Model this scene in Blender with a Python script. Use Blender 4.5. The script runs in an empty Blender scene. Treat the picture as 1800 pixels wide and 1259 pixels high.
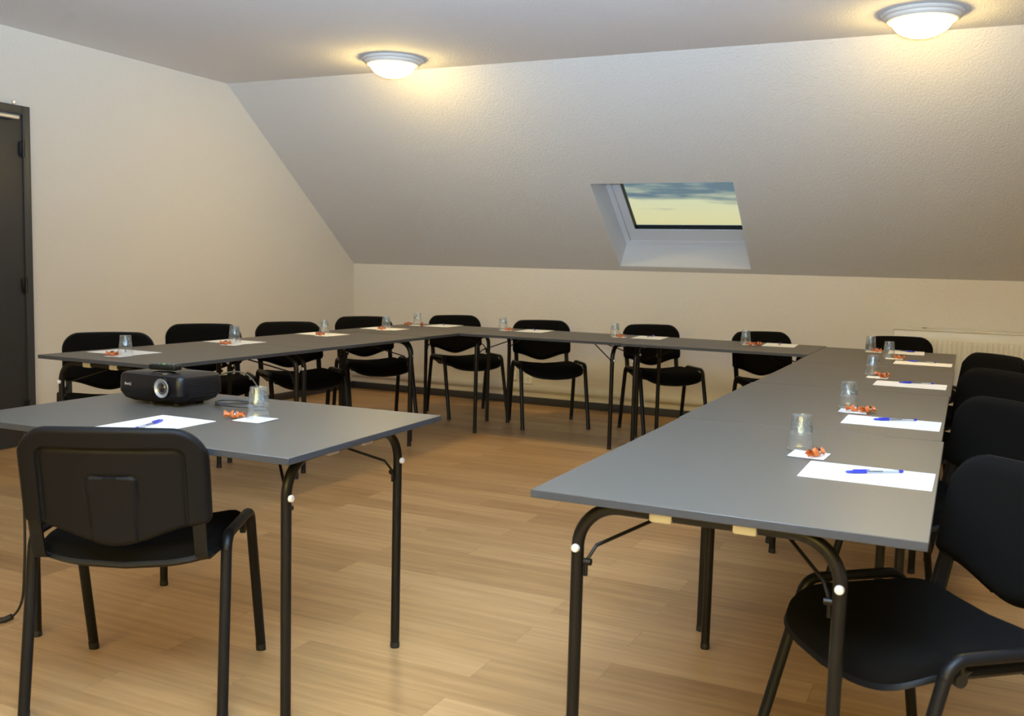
import bpy, bmesh, math, random
from mathutils import Vector, Matrix
random.seed(7)
PI = math.pi
sc = bpy.context.scene
COL = sc.collection

# ------------------------------------------------------------------ measures
T = 0.7344                                   # table top height
XL, YW, ZK, YC, ZC = -5.367, 7.727, 1.206, 5.976, 2.590
XR, YB = 3.4, -3.0                           # right wall, wall behind the camera

# ------------------------------------------------------------------ materials
def new_mat(name):
    m = bpy.data.materials.new(name)
    m.use_nodes = True
    nt = m.node_tree
    for n in list(nt.nodes):
        nt.nodes.remove(n)
    out = nt.nodes.new('ShaderNodeOutputMaterial')
    return m, nt, out

def N(nt, kind, **kw):
    n = nt.nodes.new(kind)
    for k, v in kw.items():
        if k in n.inputs.keys():
            n.inputs[k].default_value = v
        else:
            setattr(n, k, v)
    return n

def principled(name, col, rough=0.5, metal=0.0, spec=0.5, bump=None, vary=None, coat=0.0, sheen=0.0):
    m, nt, out = new_mat(name)
    p = N(nt, 'ShaderNodeBsdfPrincipled')
    p.inputs['Base Color'].default_value = (*col, 1)
    p.inputs['Roughness'].default_value = rough
    p.inputs['Metallic'].default_value = metal
    p.inputs['Specular IOR Level'].default_value = spec
    p.inputs['Coat Weight'].default_value = coat
    p.inputs['Sheen Weight'].default_value = sheen
    nt.links.new(p.outputs[0], out.inputs[0])
    tc = N(nt, 'ShaderNodeTexCoord')
    if vary:
        sc_, amt = vary
        no = N(nt, 'ShaderNodeTexNoise', Scale=sc_, Detail=3.0)
        nt.links.new(tc.outputs['Object'], no.inputs['Vector'])
        mix = N(nt, 'ShaderNodeMix', data_type='RGBA')
        mix.inputs[6].default_value = (*[c * (1 - amt) for c in col], 1)
        mix.inputs[7].default_value = (*[min(1, c * (1 + amt)) for c in col], 1)
        nt.links.new(no.outputs[0], mix.inputs[0])
        nt.links.new(mix.outputs[2], p.inputs['Base Color'])
    if bump:
        sc_, strength, dist = bump
        no = N(nt, 'ShaderNodeTexNoise', Scale=sc_, Detail=4.0, Roughness=0.6)
        nt.links.new(tc.outputs['Object'], no.inputs['Vector'])
        b = N(nt, 'ShaderNodeBump', Strength=strength, Distance=dist)
        nt.links.new(no.outputs[0], b.inputs['Height'])
        nt.links.new(b.outputs[0], p.inputs['Normal'])
    return m

M = {}
M['wall'] = principled('wall_plaster', (0.675, 0.632, 0.565), 0.9, spec=0.15, bump=(60, 0.4, 0.009), vary=(0.7, 0.02))
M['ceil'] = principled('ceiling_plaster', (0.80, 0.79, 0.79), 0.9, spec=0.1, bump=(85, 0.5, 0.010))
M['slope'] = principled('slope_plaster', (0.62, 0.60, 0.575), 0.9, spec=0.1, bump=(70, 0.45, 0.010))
M['base'] = principled('charcoal_baseboard', (0.035, 0.036, 0.042), 0.45)
M['door'] = principled('charcoal_door_paint', (0.030, 0.031, 0.033), 0.5, vary=(2, 0.05))
M['doorframe'] = principled('charcoal_frame_paint', (0.042, 0.043, 0.044), 0.45)
M['hinge'] = principled('hinge_metal', (0.012, 0.012, 0.016), 0.35, metal=0.4)
M['closer'] = principled('closer_arm_metal', (0.75, 0.66, 0.50), 0.35, metal=0.3)
M['closerbody'] = principled('closer_body', (0.10, 0.105, 0.10), 0.4, metal=0.3)
M['steel'] = principled('bright_steel', (0.7, 0.7, 0.7), 0.25, metal=0.9)
M['white'] = principled('white_plastic', (0.85, 0.83, 0.79), 0.4)
M['trunk'] = principled('white_trunking', (0.62, 0.60, 0.58), 0.45)
M['dark'] = principled('dark_hole', (0.02, 0.02, 0.02), 0.6)
M['rad'] = principled('radiator_enamel', (0.64, 0.60, 0.50), 0.35, spec=0.5)
M['lining'] = principled('window_lining', (0.62, 0.635, 0.67), 0.6)
M['sash'] = principled('window_sash_paint', (0.68, 0.69, 0.73), 0.4)
M['gasket'] = principled('black_gasket', (0.008, 0.008, 0.008), 0.5)
M['laminate'] = principled('grey_laminate', (0.088, 0.076, 0.062), 0.42, spec=0.5, vary=(220, 0.06))
M['edge'] = principled('table_edge_band', (0.046, 0.050, 0.058), 0.5, spec=0.35, vary=(60, 0.12))
M['tube'] = principled('black_tube', (0.0050, 0.0045, 0.0045), 0.38, spec=0.32)
M['knob'] = principled('white_knob', (0.78, 0.81, 0.90), 0.4)
M['clip'] = principled('cream_clip', (0.56, 0.545, 0.54), 0.45)
M['rubber'] = principled('black_rubber', (0.008, 0.008, 0.008), 0.6)
M['fabric'] = principled('black_fabric', (0.0042, 0.0038, 0.0034), 0.95, spec=0.08, bump=(900, 0.5, 0.001), sheen=0.0)
M['shell'] = principled('black_shell_plastic', (0.0052, 0.0050, 0.0056), 0.5, spec=0.17, bump=(700, 0.15, 0.0006))
M['chairtube'] = principled('black_chair_tube', (0.0055, 0.0054, 0.0060), 0.42, spec=0.24)
M['proj'] = principled('projector_body', (0.0055, 0.0055, 0.0070), 0.36, spec=0.3, bump=(900, 0.1, 0.0004))
M['gloss'] = principled('glossy_black', (0.004, 0.004, 0.005), 0.12, spec=0.6)
M['lensring'] = principled('lens_ring', (0.36, 0.40, 0.47), 0.38, metal=0.5)
M['lensdark'] = principled('lens_inner', (0.10, 0.105, 0.12), 0.3, metal=0.5)
M['glassdark'] = principled('lens_glass', (0.004, 0.004, 0.008), 0.05, coat=1.0)
M['logo'] = principled('grey_logo', (0.42, 0.42, 0.40), 0.4)
M['vent'] = principled('vent_slot', (0.003, 0.003, 0.004), 0.5)
M['remote'] = principled('remote_body', (0.005, 0.006, 0.005), 0.5, spec=0.25)
M['button'] = principled('remote_buttons', (0.10, 0.10, 0.10), 0.5)
M['green'] = principled('green_button', (0.10, 0.30, 0.06), 0.4)
M['cable'] = principled('grey_cable', (0.035, 0.035, 0.036), 0.4)
M['cable2'] = principled('olive_cable', (0.060, 0.056, 0.040), 0.6, spec=0.2)
M['cord'] = principled('black_cord', (0.012, 0.012, 0.012), 0.45)
M['paper'] = principled('white_paper', (0.86, 0.85, 0.83), 0.8, spec=0.2)
M['napkin'] = principled('white_napkin', (0.85, 0.83, 0.80), 0.95, spec=0.1, bump=(500, 0.3, 0.001))
M['orange'] = principled('orange_foil', (0.56, 0.155, 0.040), 0.35, metal=0.15, spec=0.5, bump=(160, 0.6, 0.004), vary=(90, 0.4))
M['foilband'] = principled('dark_foil_band', (0.06, 0.035, 0.04), 0.3, metal=0.3)
M['foilwhite'] = principled('pale_foil_print', (0.62, 0.60, 0.60), 0.35)
M['blue'] = principled('blue_cap', (0.025, 0.035, 0.42), 0.3)
M['ink'] = principled('dark_ink', (0.05, 0.045, 0.05), 0.4)
M['penlabel'] = principled('pen_print', (0.30, 0.30, 0.33), 0.5)
M['grey'] = principled('grey_plastic', (0.30, 0.29, 0.27), 0.4)
M['plate'] = principled('lamp_plate', (0.62, 0.60, 0.57), 0.45)

def glass_pane():
    m, nt, out = new_mat('window_glass')
    t = N(nt, 'ShaderNodeBsdfTransparent'); t.inputs[0].default_value = (0.95, 0.97, 0.96, 1)
    g = N(nt, 'ShaderNodeBsdfGlossy'); g.inputs['Roughness'].default_value = 0.02
    mx = N(nt, 'ShaderNodeMixShader'); mx.inputs[0].default_value = 0.045
    nt.links.new(t.outputs[0], mx.inputs[1]); nt.links.new(g.outputs[0], mx.inputs[2])
    nt.links.new(mx.outputs[0], out.inputs[0])
    return m
M['pane'] = glass_pane()

def cup_mat():
    m, nt, out = new_mat('clear_cup_plastic')
    t = N(nt, 'ShaderNodeBsdfTransparent'); t.inputs[0].default_value = (0.93, 0.945, 0.945, 1)
    g = N(nt, 'ShaderNodeBsdfGlossy'); g.inputs['Roughness'].default_value = 0.16; g.inputs[0].default_value = (0.8, 0.84, 0.88, 1)
    lw = N(nt, 'ShaderNodeLayerWeight'); lw.inputs[0].default_value = 0.32
    mr = N(nt, 'ShaderNodeMapRange'); mr.inputs['From Max'].default_value = 1.0
    mr.inputs['To Min'].default_value = 0.05; mr.inputs['To Max'].default_value = 0.55
    nt.links.new(lw.outputs['Facing'], mr.inputs[0])
    mx = N(nt, 'ShaderNodeMixShader')
    nt.links.new(mr.outputs[0], mx.inputs[0]); nt.links.new(t.outputs[0], mx.inputs[1]); nt.links.new(g.outputs[0], mx.inputs[2])
    # moulded, crinkled band in the half of the cup towards its closed end; blue-grey noise paints its refraction
    tc = N(nt, 'ShaderNodeTexCoord'); sep = N(nt, 'ShaderNodeSeparateXYZ')
    nt.links.new(tc.outputs['Object'], sep.inputs[0])
    no = N(nt, 'ShaderNodeTexNoise', Scale=120.0, Detail=2.0)
    mp = N(nt, 'ShaderNodeMapping'); mp.inputs['Scale'].default_value = (1, 1, 0.45)
    nt.links.new(tc.outputs['Object'], mp.inputs[0]); nt.links.new(mp.outputs[0], no.inputs[0])
    r1 = N(nt, 'ShaderNodeMapRange'); r1.inputs['From Min'].default_value = 0.044; r1.inputs['From Max'].default_value = 0.052
    r2 = N(nt, 'ShaderNodeMapRange'); r2.inputs['From Min'].default_value = 0.092; r2.inputs['From Max'].default_value = 0.084
    nt.links.new(sep.outputs[2], r1.inputs[0]); nt.links.new(sep.outputs[2], r2.inputs[0])
    r3 = N(nt, 'ShaderNodeMapRange'); r3.inputs['From Min'].default_value = 0.42; r3.inputs['From Max'].default_value = 0.66
    nt.links.new(no.outputs[0], r3.inputs[0])
    a = N(nt, 'ShaderNodeMath', operation='MULTIPLY'); b = N(nt, 'ShaderNodeMath', operation='MULTIPLY')
    nt.links.new(r1.outputs[0], a.inputs[0]); nt.links.new(r2.outputs[0], a.inputs[1])
    nt.links.new(a.outputs[0], b.inputs[0]); nt.links.new(r3.outputs[0], b.inputs[1])
    c = N(nt, 'ShaderNodeMath', operation='MULTIPLY'); c.inputs[1].default_value = 0.72
    nt.links.new(b.outputs[0], c.inputs[0])
    pr = N(nt, 'ShaderNodeBsdfGlossy'); pr.inputs[0].default_value = (0.26, 0.34, 0.40, 1); pr.inputs['Roughness'].default_value = 0.35
    mx2 = N(nt, 'ShaderNodeMixShader')
    nt.links.new(c.outputs[0], mx2.inputs[0]); nt.links.new(mx.outputs[0], mx2.inputs[1]); nt.links.new(pr.outputs[0], mx2.inputs[2])
    df = N(nt, 'ShaderNodeBsdfDiffuse'); df.inputs[0].default_value = (0.75, 0.80, 0.84, 1)
    mx3 = N(nt, 'ShaderNodeMixShader'); mx3.inputs[0].default_value = 0.065
    nt.links.new(mx2.outputs[0], mx3.inputs[1]); nt.links.new(df.outputs[0], mx3.inputs[2])
    nt.links.new(mx3.outputs[0], out.inputs[0])
    return m
M['cup'] = cup_mat()

def clear_mat():
    m, nt, out = new_mat('clear_pen_plastic')
    t = N(nt, 'ShaderNodeBsdfTransparent'); t.inputs[0].default_value = (0.80, 0.82, 0.86, 1)
    g = N(nt, 'ShaderNodeBsdfGlossy'); g.inputs['Roughness'].default_value = 0.1
    mx = N(nt, 'ShaderNodeMixShader'); mx.inputs[0].default_value = 0.15
    nt.links.new(t.outputs[0], mx.inputs[1]); nt.links.new(g.outputs[0], mx.inputs[2]); nt.links.new(mx.outputs[0], out.inputs[0])
    return m
M['clear'] = clear_mat()

def shade_mat():
    m, nt, out = new_mat('lit_opal_glass')
    e = N(nt, 'ShaderNodeEmission'); e.inputs[0].default_value = (1.0, 0.71, 0.24, 1); e.inputs[1].default_value = LAMP
    nt.links.new(e.outputs[0], out.inputs[0])
    return m
LAMP = 90.0
M['shade'] = shade_mat()

def floor_mat():
    m, nt, out = new_mat('oak_plank_floor')
    p = N(nt, 'ShaderNodeBsdfPrincipled')
    nt.links.new(p.outputs[0], out.inputs[0])
    tc = N(nt, 'ShaderNodeTexCoord')
    br = N(nt, 'ShaderNodeTexBrick')
    br.offset = 0.37; br.offset_frequency = 2
    br.inputs['Scale'].default_value = 1.0
    br.inputs['Brick Width'].default_value = 0.92
    br.inputs['Row Height'].default_value = 0.152
    br.inputs['Mortar Size'].default_value = 0.0012
    br.inputs['Mortar Smooth'].default_value = 0.3
    br.inputs['Bias'].default_value = 0.0
    br.inputs['Color1'].default_value = (0, 0, 0, 1); br.inputs['Color2'].default_value = (1, 1, 1, 1)
    br.inputs['Mortar'].default_value = (0.0, 0.0, 0.0, 1)
    nt.links.new(tc.outputs['Object'], br.inputs['Vector'])
    # long grain along the planks, shifted from plank to plank
    mp = N(nt, 'ShaderNodeMapping'); mp.inputs['Scale'].default_value = (1.3, 22.0, 1.0)
    nt.links.new(tc.outputs['Object'], mp.inputs[0])
    add = N(nt, 'ShaderNodeVectorMath', operation='MULTIPLY_ADD')
    nt.links.new(br.outputs['Color'], add.inputs[0]); add.inputs[1].default_value = (13, 7, 5)
    nt.links.new(mp.outputs[0], add.inputs[2])
    g1 = N(nt, 'ShaderNodeTexNoise', Scale=1.6, Detail=5.0, Roughness=0.62); nt.links.new(add.outputs[0], g1.inputs[0])
    mp2 = N(nt, 'ShaderNodeMapping'); mp2.inputs['Scale'].default_value = (0.8, 3.0, 1.0)
    nt.links.new(tc.outputs['Object'], mp2.inputs[0])
    g2 = N(nt, 'ShaderNodeTexNoise', Scale=1.2, Detail=2.0); nt.links.new(mp2.outputs[0], g2.inputs[0])
    rmp = N(nt, 'ShaderNodeValToRGB')
    cr = rmp.color_ramp
    cr.elements[0].position = 0.25; cr.elements[0].color = (0.245, 0.128, 0.046, 1)
    cr.elements[1].position = 0.75; cr.elements[1].color = (0.505, 0.306, 0.136, 1)
    e = cr.elements.new(0.5); e.color = (0.380, 0.216, 0.086, 1)
    w1 = N(nt, 'ShaderNodeMath', operation='MULTIPLY'); w1.inputs[1].default_value = 0.26
    sepc = N(nt, 'ShaderNodeSeparateColor'); nt.links.new(br.outputs['Color'], sepc.inputs[0])
    nt.links.new(sepc.outputs[0], w1.inputs[0])
    w2 = N(nt, 'ShaderNodeMath', operation='MULTIPLY_ADD'); w2.inputs[1].default_value = 0.70
    nt.links.new(g1.outputs[0], w2.inputs[0]); nt.links.new(w1.outputs[0], w2.inputs[2])
    w3 = N(nt, 'ShaderNodeMath', operation='MULTIPLY_ADD'); w3.inputs[1].default_value = 0.10
    nt.links.new(g2.outputs[0], w3.inputs[0]); nt.links.new(w2.outputs[0], w3.inputs[2])
    nt.links.new(w3.outputs[0], rmp.inputs[0])
    mo = N(nt, 'ShaderNodeMix', data_type='RGBA'); mo.inputs[7].default_value = (0.24, 0.145, 0.065, 1)
    mf = N(nt, 'ShaderNodeMath', operation='MULTIPLY'); mf.inputs[1].default_value = 0.7
    nt.links.new(br.outputs['Fac'], mf.inputs[0]); nt.links.new(mf.outputs[0], mo.inputs[0])
    nt.links.new(rmp.outputs[0], mo.inputs[6])
    nt.links.new(mo.outputs[2], p.inputs['Base Color'])
    p.inputs['Roughness'].default_value = 0.42
    p.inputs['Specular IOR Level'].default_value = 0.5
    b = N(nt, 'ShaderNodeBump', Strength=0.12, Distance=0.002); nt.links.new(g1.outputs[0], b.inputs['Height'])
    nt.links.new(b.outputs[0], p.inputs['Normal'])
    return m
M['floor'] = floor_mat()

# ------------------------------------------------------------------ mesh helpers
def finish(name, bm, mat, parent=None, smooth=True, angle=40):
    bmesh.ops.recalc_face_normals(bm, faces=bm.faces[:])
    me = bpy.data.meshes.new(name)
    bm.to_mesh(me); bm.free()
    mats = mat if isinstance(mat, (list, tuple)) else [mat]
    for k in mats:
        me.materials.append(M[k])
    if smooth:
        for f in me.polygons:
            f.use_smooth = True
        try:
            me.set_sharp_from_angle(angle=math.radians(angle))
        except Exception:
            pass
    o = bpy.data.objects.new(name, me)
    COL.objects.link(o)
    if parent:
        o.parent = parent
    return o

def add_box(bm, c, s, bevel=0.0, seg=2, rot=None, mi=0):
    r = bmesh.ops.create_cube(bm, size=1.0)
    vs = r['verts']
    for v in vs:
        v.co = Vector((v.co.x * s[0], v.co.y * s[1], v.co.z * s[2]))
    fs = list({f for v in vs for f in v.link_faces})
    if bevel > 0:
        es = list({e for v in vs for e in v.link_edges})
        rr = bmesh.ops.bevel(bm, geom=vs + es, offset=bevel, segments=seg, profile=0.5, affect='EDGES')
        vs = list({v for v in rr['verts']})
        fs = rr['faces']
        allv = set(vs)
        for f in fs:
            for v in f.verts:
                allv.add(v)
        # collect the connected island
        stack = list(allv)
        while stack:
            v = stack.pop()
            for e in v.link_edges:
                w = e.other_vert(v)
                if w not in allv:
                    allv.add(w); stack.append(w)
        vs = list(allv)
    mt = Matrix.Translation(Vector(c))
    if rot is not None:
        mt = mt @ rot
    for v in vs:
        v.co = mt @ v.co
    if mi:
        for f in {f for v in vs for f in v.link_faces}:
            f.material_index = mi
    return vs

def box_obj(name, c, s, mat, parent=None, bevel=0.0, rot=None, seg=2):
    bm = bmesh.new()
    add_box(bm, c, s, bevel, seg, rot)
    return finish(name, bm, mat, parent)

def add_tube(bm, pts, rx, ry=None, seg=12, ref=(1, 0, 0), cap=True):
    """sweep an ellipse (rx along ref, ry across) along pts"""
    ry = rx if ry is None else ry
    pts = [Vector(p) for p in pts]
    rings = []
    ref = Vector(ref)
    for i, p in enumerate(pts):
        a = pts[max(i - 1, 0)]; b = pts[min(i + 1, len(pts) - 1)]
        t = (b - a).normalized()
        u = ref - t * ref.dot(t)
        if u.length < 1e-4:
            u = Vector((0, 1, 0)) - t * t.y
            if u.length < 1e-4:
                u = Vector((0, 0, 1)) - t * t.z
        u.normalize()
        w = t.cross(u)
        rings.append([bm.verts.new(p + u * math.cos(2 * PI * k / seg) * rx + w * math.sin(2 * PI * k / seg) * ry) for k in range(seg)])
    for r0, r1 in zip(rings, rings[1:]):
        for k in range(seg):
            bm.faces.new((r0[k], r0[(k + 1) % seg], r1[(k + 1) % seg], r1[k]))
    if cap:
        bm.faces.new(rings[0][::-1]); bm.faces.new(rings[-1])

def tube_obj(name, pts, r, mat, parent=None, ry=None, seg=12, ref=(1, 0, 0)):
    bm = bmesh.new()
    add_tube(bm, pts, r, ry, seg, ref)
    return finish(name, bm, mat, parent)

def add_lathe(bm, prof, seg=32, mtx=None, close_top=False, close_bot=False):
    rings = []
    for r, z in prof:
        ring = []
        for k in range(seg):
            v = Vector((r * math.cos(2 * PI * k / seg), r * math.sin(2 * PI * k / seg), z))
            ring.append(bm.verts.new(mtx @ v if mtx else v))
        rings.append(ring)
    for r0, r1 in zip(rings, rings[1:]):
        for k in range(seg):
            bm.faces.new((r0[k], r0[(k + 1) % seg], r1[(k + 1) % seg], r1[k]))
    if close_bot:
        bm.faces.new(rings[0][::-1])
    if close_top:
        bm.faces.new(rings[-1])

def lathe_obj(name, prof, mat, parent=None, seg=32, mtx=None, ct=False, cb=False, angle=40):
    bm = bmesh.new()
    add_lathe(bm, prof, seg, mtx, ct, cb)
    return finish(name, bm, mat, parent, angle=angle)

def bez(pts, n=8):
    """Catmull-Rom through pts"""
    P = [Vector(p) for p in pts]
    out = []
    for i in range(len(P) - 1):
        p0 = P[max(i - 1, 0)]; p1 = P[i]; p2 = P[i + 1]; p3 = P[min(i + 2, len(P) - 1)]
        for k in range(n):
            t = k / n
            out.append(0.5 * ((2 * p1) + (p2 - p0) * t + (2 * p0 - 5 * p1 + 4 * p2 - p3) * t * t + (3 * p1 - p0 - 3 * p2 + p3) * t ** 3))
    out.append(P[-1])
    return out

def fillet(a, b, c, r, n=8):
    """arc points replacing corner b of polyline a-b-c"""
    a, b, c = Vector(a), Vector(b), Vector(c)
    u = (a - b).normalized(); w = (c - b).normalized()
    ang = u.angle(w)
    d = r / math.tan(ang / 2)
    p, q = b + u * d, b + w * d
    cen = b + (u + w).normalized() * (r / math.sin(ang / 2))
    v0, v1 = p - cen, q - cen
    th = v0.angle(v1)
    res = []
    for k in range(n + 1):
        t = k / n
        res.append(cen + (v0 * math.sin((1 - t) * th) + v1 * math.sin(t * th)) / math.sin(th))
    return res

def empty(name, loc=(0, 0, 0), rz=0.0):
    o = bpy.data.objects.new(name, None)
    o.empty_display_size = 0.1
    COL.objects.link(o)
    o.location = loc; o.rotation_euler = (0, 0, rz)
    return o

def tag(o, label, cat, group=None, kind=None):
    o['label'] = label
    o['category'] = cat
    if group:
        o['group'] = group
    if kind:
        o['kind'] = kind
    return o

def children_of(o):
    return [c for c in COL.objects if c.parent == o]

def copy_tree(o, parent=None):
    kids = children_of(o)
    c = o.copy()
    COL.objects.link(c)
    c.parent = parent
    for k in kids:
        copy_tree(k, c)
    return c

def place(proto, first, loc, rz):
    o = proto if first else copy_tree(proto)
    o.location = loc; o.rotation_euler = (0, 0, rz)
    return o

# ================================================================== THE ROOM
def slab(name, x0, x1, y0, y1, z0, z1, mat, label, cat):
    o = box_obj(name, ((x0 + x1) / 2, (y0 + y1) / 2, (z0 + z1) / 2), (x1 - x0, y1 - y0, z1 - z0), mat)
    return tag(o, label, cat, kind='structure')

slab('floor', XL - 0.1, XR + 0.1, YB - 0.1, YW + 0.1, -0.12, 0.0, 'floor', 'oak plank floor running across the whole room', 'floor')
slab('wall_back', XL - 0.1, XR + 0.1, YW, YW + 0.12, 0.0, ZK, 'wall', 'low cream knee wall at the back under the sloping ceiling', 'wall')

# slope coordinates: x, s up the slope, t outwards
SL = Vector((0, YC - YW, ZC - ZK)); SLEN = SL.length; SL.normalize()
SN = Vector((0, ZC - ZK, YW - YC)).normalized()
P0 = Vector((0, YW, ZK))
def S(x, s, t):
    return Vector((x, 0, 0)) + P0 + SL * s + SN * t
WX0, WX1, WS0, WS1 = -2.655, -1.552, 0.055, 1.055        # skylight opening
def slope_mesh(fn, name, hole, depth, label, xr=(XL - 0.1, XR + 0.1), sr=(0.0, SLEN), mat='slope', cat='sloping ceiling'):
    bm = bmesh.new()
    xs = [xr[0], hole[0], hole[1], xr[1]]; ss = [sr[0], hole[2], hole[3], sr[1]]
    g = {}
    for i, x in enumerate(xs):
        for j, s in enumerate(ss):
            for k, t in enumerate((0.0, depth)):
                g[i, j, k] = bm.verts.new(fn(x, s, t))
    for i in range(3):
        for j in range(3):
            if i == 1 and j == 1:
                continue
            bm.faces.new([g[i, j, 0], g[i + 1, j, 0], g[i + 1, j + 1, 0], g[i, j + 1, 0]])
            bm.faces.new([g[i, j, 1], g[i, j + 1, 1], g[i + 1, j + 1, 1], g[i + 1, j, 1]])
    for i in range(3):
        bm.faces.new([g[i, 0, 0], g[i, 0, 1], g[i + 1, 0, 1], g[i + 1, 0, 0]])
        bm.faces.new([g[i, 3, 0], g[i + 1, 3, 0], g[i + 1, 3, 1], g[i, 3, 1]])
        bm.faces.new([g[0, i, 0], g[0, i + 1, 0], g[0, i + 1, 1], g[0, i, 1]])
        bm.faces.new([g[3, i, 0], g[3, i, 1], g[3, i + 1, 1], g[3, i + 1, 0]])
    for (a, b) in (((1, 1), (2, 1)), ((2, 1), (2, 2)), ((2, 2), (1, 2)), ((1, 2), (1, 1))):
        bm.faces.new([g[a[0], a[1], 0], g[b[0], b[1], 0], g[b[0], b[1], 1], g[a[0], a[1], 1]])
    o = finish(name, bm, mat, smooth=False)
    return tag(o, label, cat, kind='structure')
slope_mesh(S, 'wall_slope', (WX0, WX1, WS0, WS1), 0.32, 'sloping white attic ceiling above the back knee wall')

# rear side of the attic, behind the camera: flat ceiling, slope with a skylight added for fill light, knee wall
RY = -1.25                                                # where the rear slope starts
slab('ceiling', XL - 0.1, XR + 0.1, RY, YC, ZC, ZC + 0.16, 'ceil', 'flat white textured ceiling of the attic room', 'ceiling')
slab('wall_front', XL - 0.1, XR + 0.1, YB - 0.12, YB, 0.0, ZK, 'wall', 'low cream knee wall behind the camera', 'wall')
RSL = Vector((0, RY - YB, ZC - ZK)); RLEN = RSL.length; RSL.normalize()
RSN = Vector((0, -(ZC - ZK), RY - YB)).normalized()
RP0 = Vector((0, YB, ZK))
def RS(x, s, t):
    return Vector((x, 0, 0)) + RP0 + RSL * (s * RLEN / SLEN) + RSN * t
RX0, RX1 = -2.6, 1.4
slope_mesh(RS, 'wall_slope_rear', (RX0, RX1, 0.25, 1.75), 0.3, 'sloping white attic ceiling behind the camera')

slab('wall_right', XR, XR + 0.12, YB, YW, 0.0, ZC + 0.1, 'wall', 'cream plaster wall on the right outside the picture', 'wall')

# left wall follows the attic section
def gable(name, x0, x1, label):
    prof = [(YB, 0), (YW, 0), (YW, ZK), (YC, ZC), (YC, ZC + 0.1), (RY, ZC + 0.1), (RY, ZC), (YB, ZK)]
    bm = bmesh.new()
    a = [bm.verts.new((x0, y, z)) for y, z in prof]; b = [bm.verts.new((x1, y, z)) for y, z in prof]
    bm.faces.new(a); bm.faces.new(b[::-1])
    n = len(prof)
    for i in range(n):
        bm.faces.new((a[i], b[i], b[(i + 1) % n], a[(i + 1) % n]))
    o = finish(name, bm, 'wall', smooth=False)
    return tag(o, label, 'wall', kind='structure')
gable('wall_left', XL - 0.12, XL, 'cream plaster gable wall on the left beside the dark door')

# baseboards and cable trunking
o = box_obj('baseboard_back', ((XL + XR) / 2, YW - 0.008, 0.0325), (XR - XL, 0.016, 0.065), 'base', bevel=0.002)
tag(o, 'charcoal baseboard along the back wall', 'baseboard', kind='structure')
o = box_obj('baseboard_left', (XL + 0.008, (3.25 + YB) / 2, 0.0325), (0.016, 3.25 - YB, 0.065), 'base', bevel=0.002)
tag(o, 'charcoal baseboard along the left wall on the camera side of the door', 'baseboard', kind='structure')
o = box_obj('baseboard_left', (XL + 0.008, (4.19 + YW) / 2, 0.0325), (0.016, YW - 4.19, 0.065), 'base', bevel=0.002)
tag(o, 'charcoal baseboard along the left wall between the door and the back corner', 'baseboard', kind='structure')
bm = bmesh.new()
add_box(bm, ((XL - 0.45) / 2, YW - 0.011, 0.147), (-0.45 - XL, 0.022, 0.05), 0.003)
add_box(bm, ((XL - 0.45) / 2, YW - 0.023, 0.147), (-0.45 - XL - 0.01, 0.003, 0.034), 0.001)
add_box(bm, (-2.967, YW - 0.0125, 0.147), (0.03, 0.027, 0.054), 0.002)
o = finish('trim_1', bm, 'trunk')
tag(o, 'white cable trunking running along the back wall above the baseboard', 'cable trunking', kind='structure')

# ---- door on the left wall
D0, D1, DH = 3.25, 4.187, 2.125
door = empty('door_1', (XL, D1, 0))
tag(door, 'charcoal grey door in a charcoal frame on the left wall', 'door', kind='structure')
def loc_box(name, c, s, mat, parent, bevel=0.0, rot=None):
    base = parent
    off = Vector((0, 0, 0))
    while base:
        off += base.location; base = base.parent
    return box_obj(name, Vector(c) - off, s, mat, parent, bevel, rot)
bm = bmesh.new()
for (y0, y1, z0, z1) in ((D1 - 0.052, D1, 0, DH), (D0, D0 + 0.052, 0, DH), (D0 + 0.052, D1 - 0.052, DH - 0.055, DH)):
    add_box(bm, (0.013, (y0 + y1) / 2 - D1, (z0 + z1) / 2), (0.026, y1 - y0, z1 - z0), 0.003)
finish('door_frame', bm, 'doorframe', door)
leaf = box_obj('door_leaf', (0.009, (D0 + D1) / 2 - D1, (DH - 0.06) / 2 + 0.003), (0.018, D1 - D0 - 0.112, DH - 0.066), 'door', door, 0.002)
for z in (1.865, 1.02, 0.25):
    bm = bmesh.new()
    add_lathe(bm, [(0.0085, -0.05), (0.0085, 0.05)], 12, Matrix.Translation((0.031, -0.055, z)), True, True)
    add_box(bm, (0.027, -0.06, z), (0.004, 0.035, 0.085), 0.001)
    finish('hinge', bm, 'hinge', door)
cl = box_obj('door_closer', (0.045, -0.36, 2.118), (0.05, 0.24, 0.05), 'closerbody', door, 0.008)
box_obj('closer_arm', (0.05, -0.20, 2.045), (0.03, 0.20, 0.022), 'closer', door, 0.008)
lathe_obj('closer_bolt', [(0.011, 0), (0.011, 0.018), (0.006, 0.022)], 'steel', door, 12, Matrix.Translation((0.03, -0.115, 2.128)), True, True)

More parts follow.
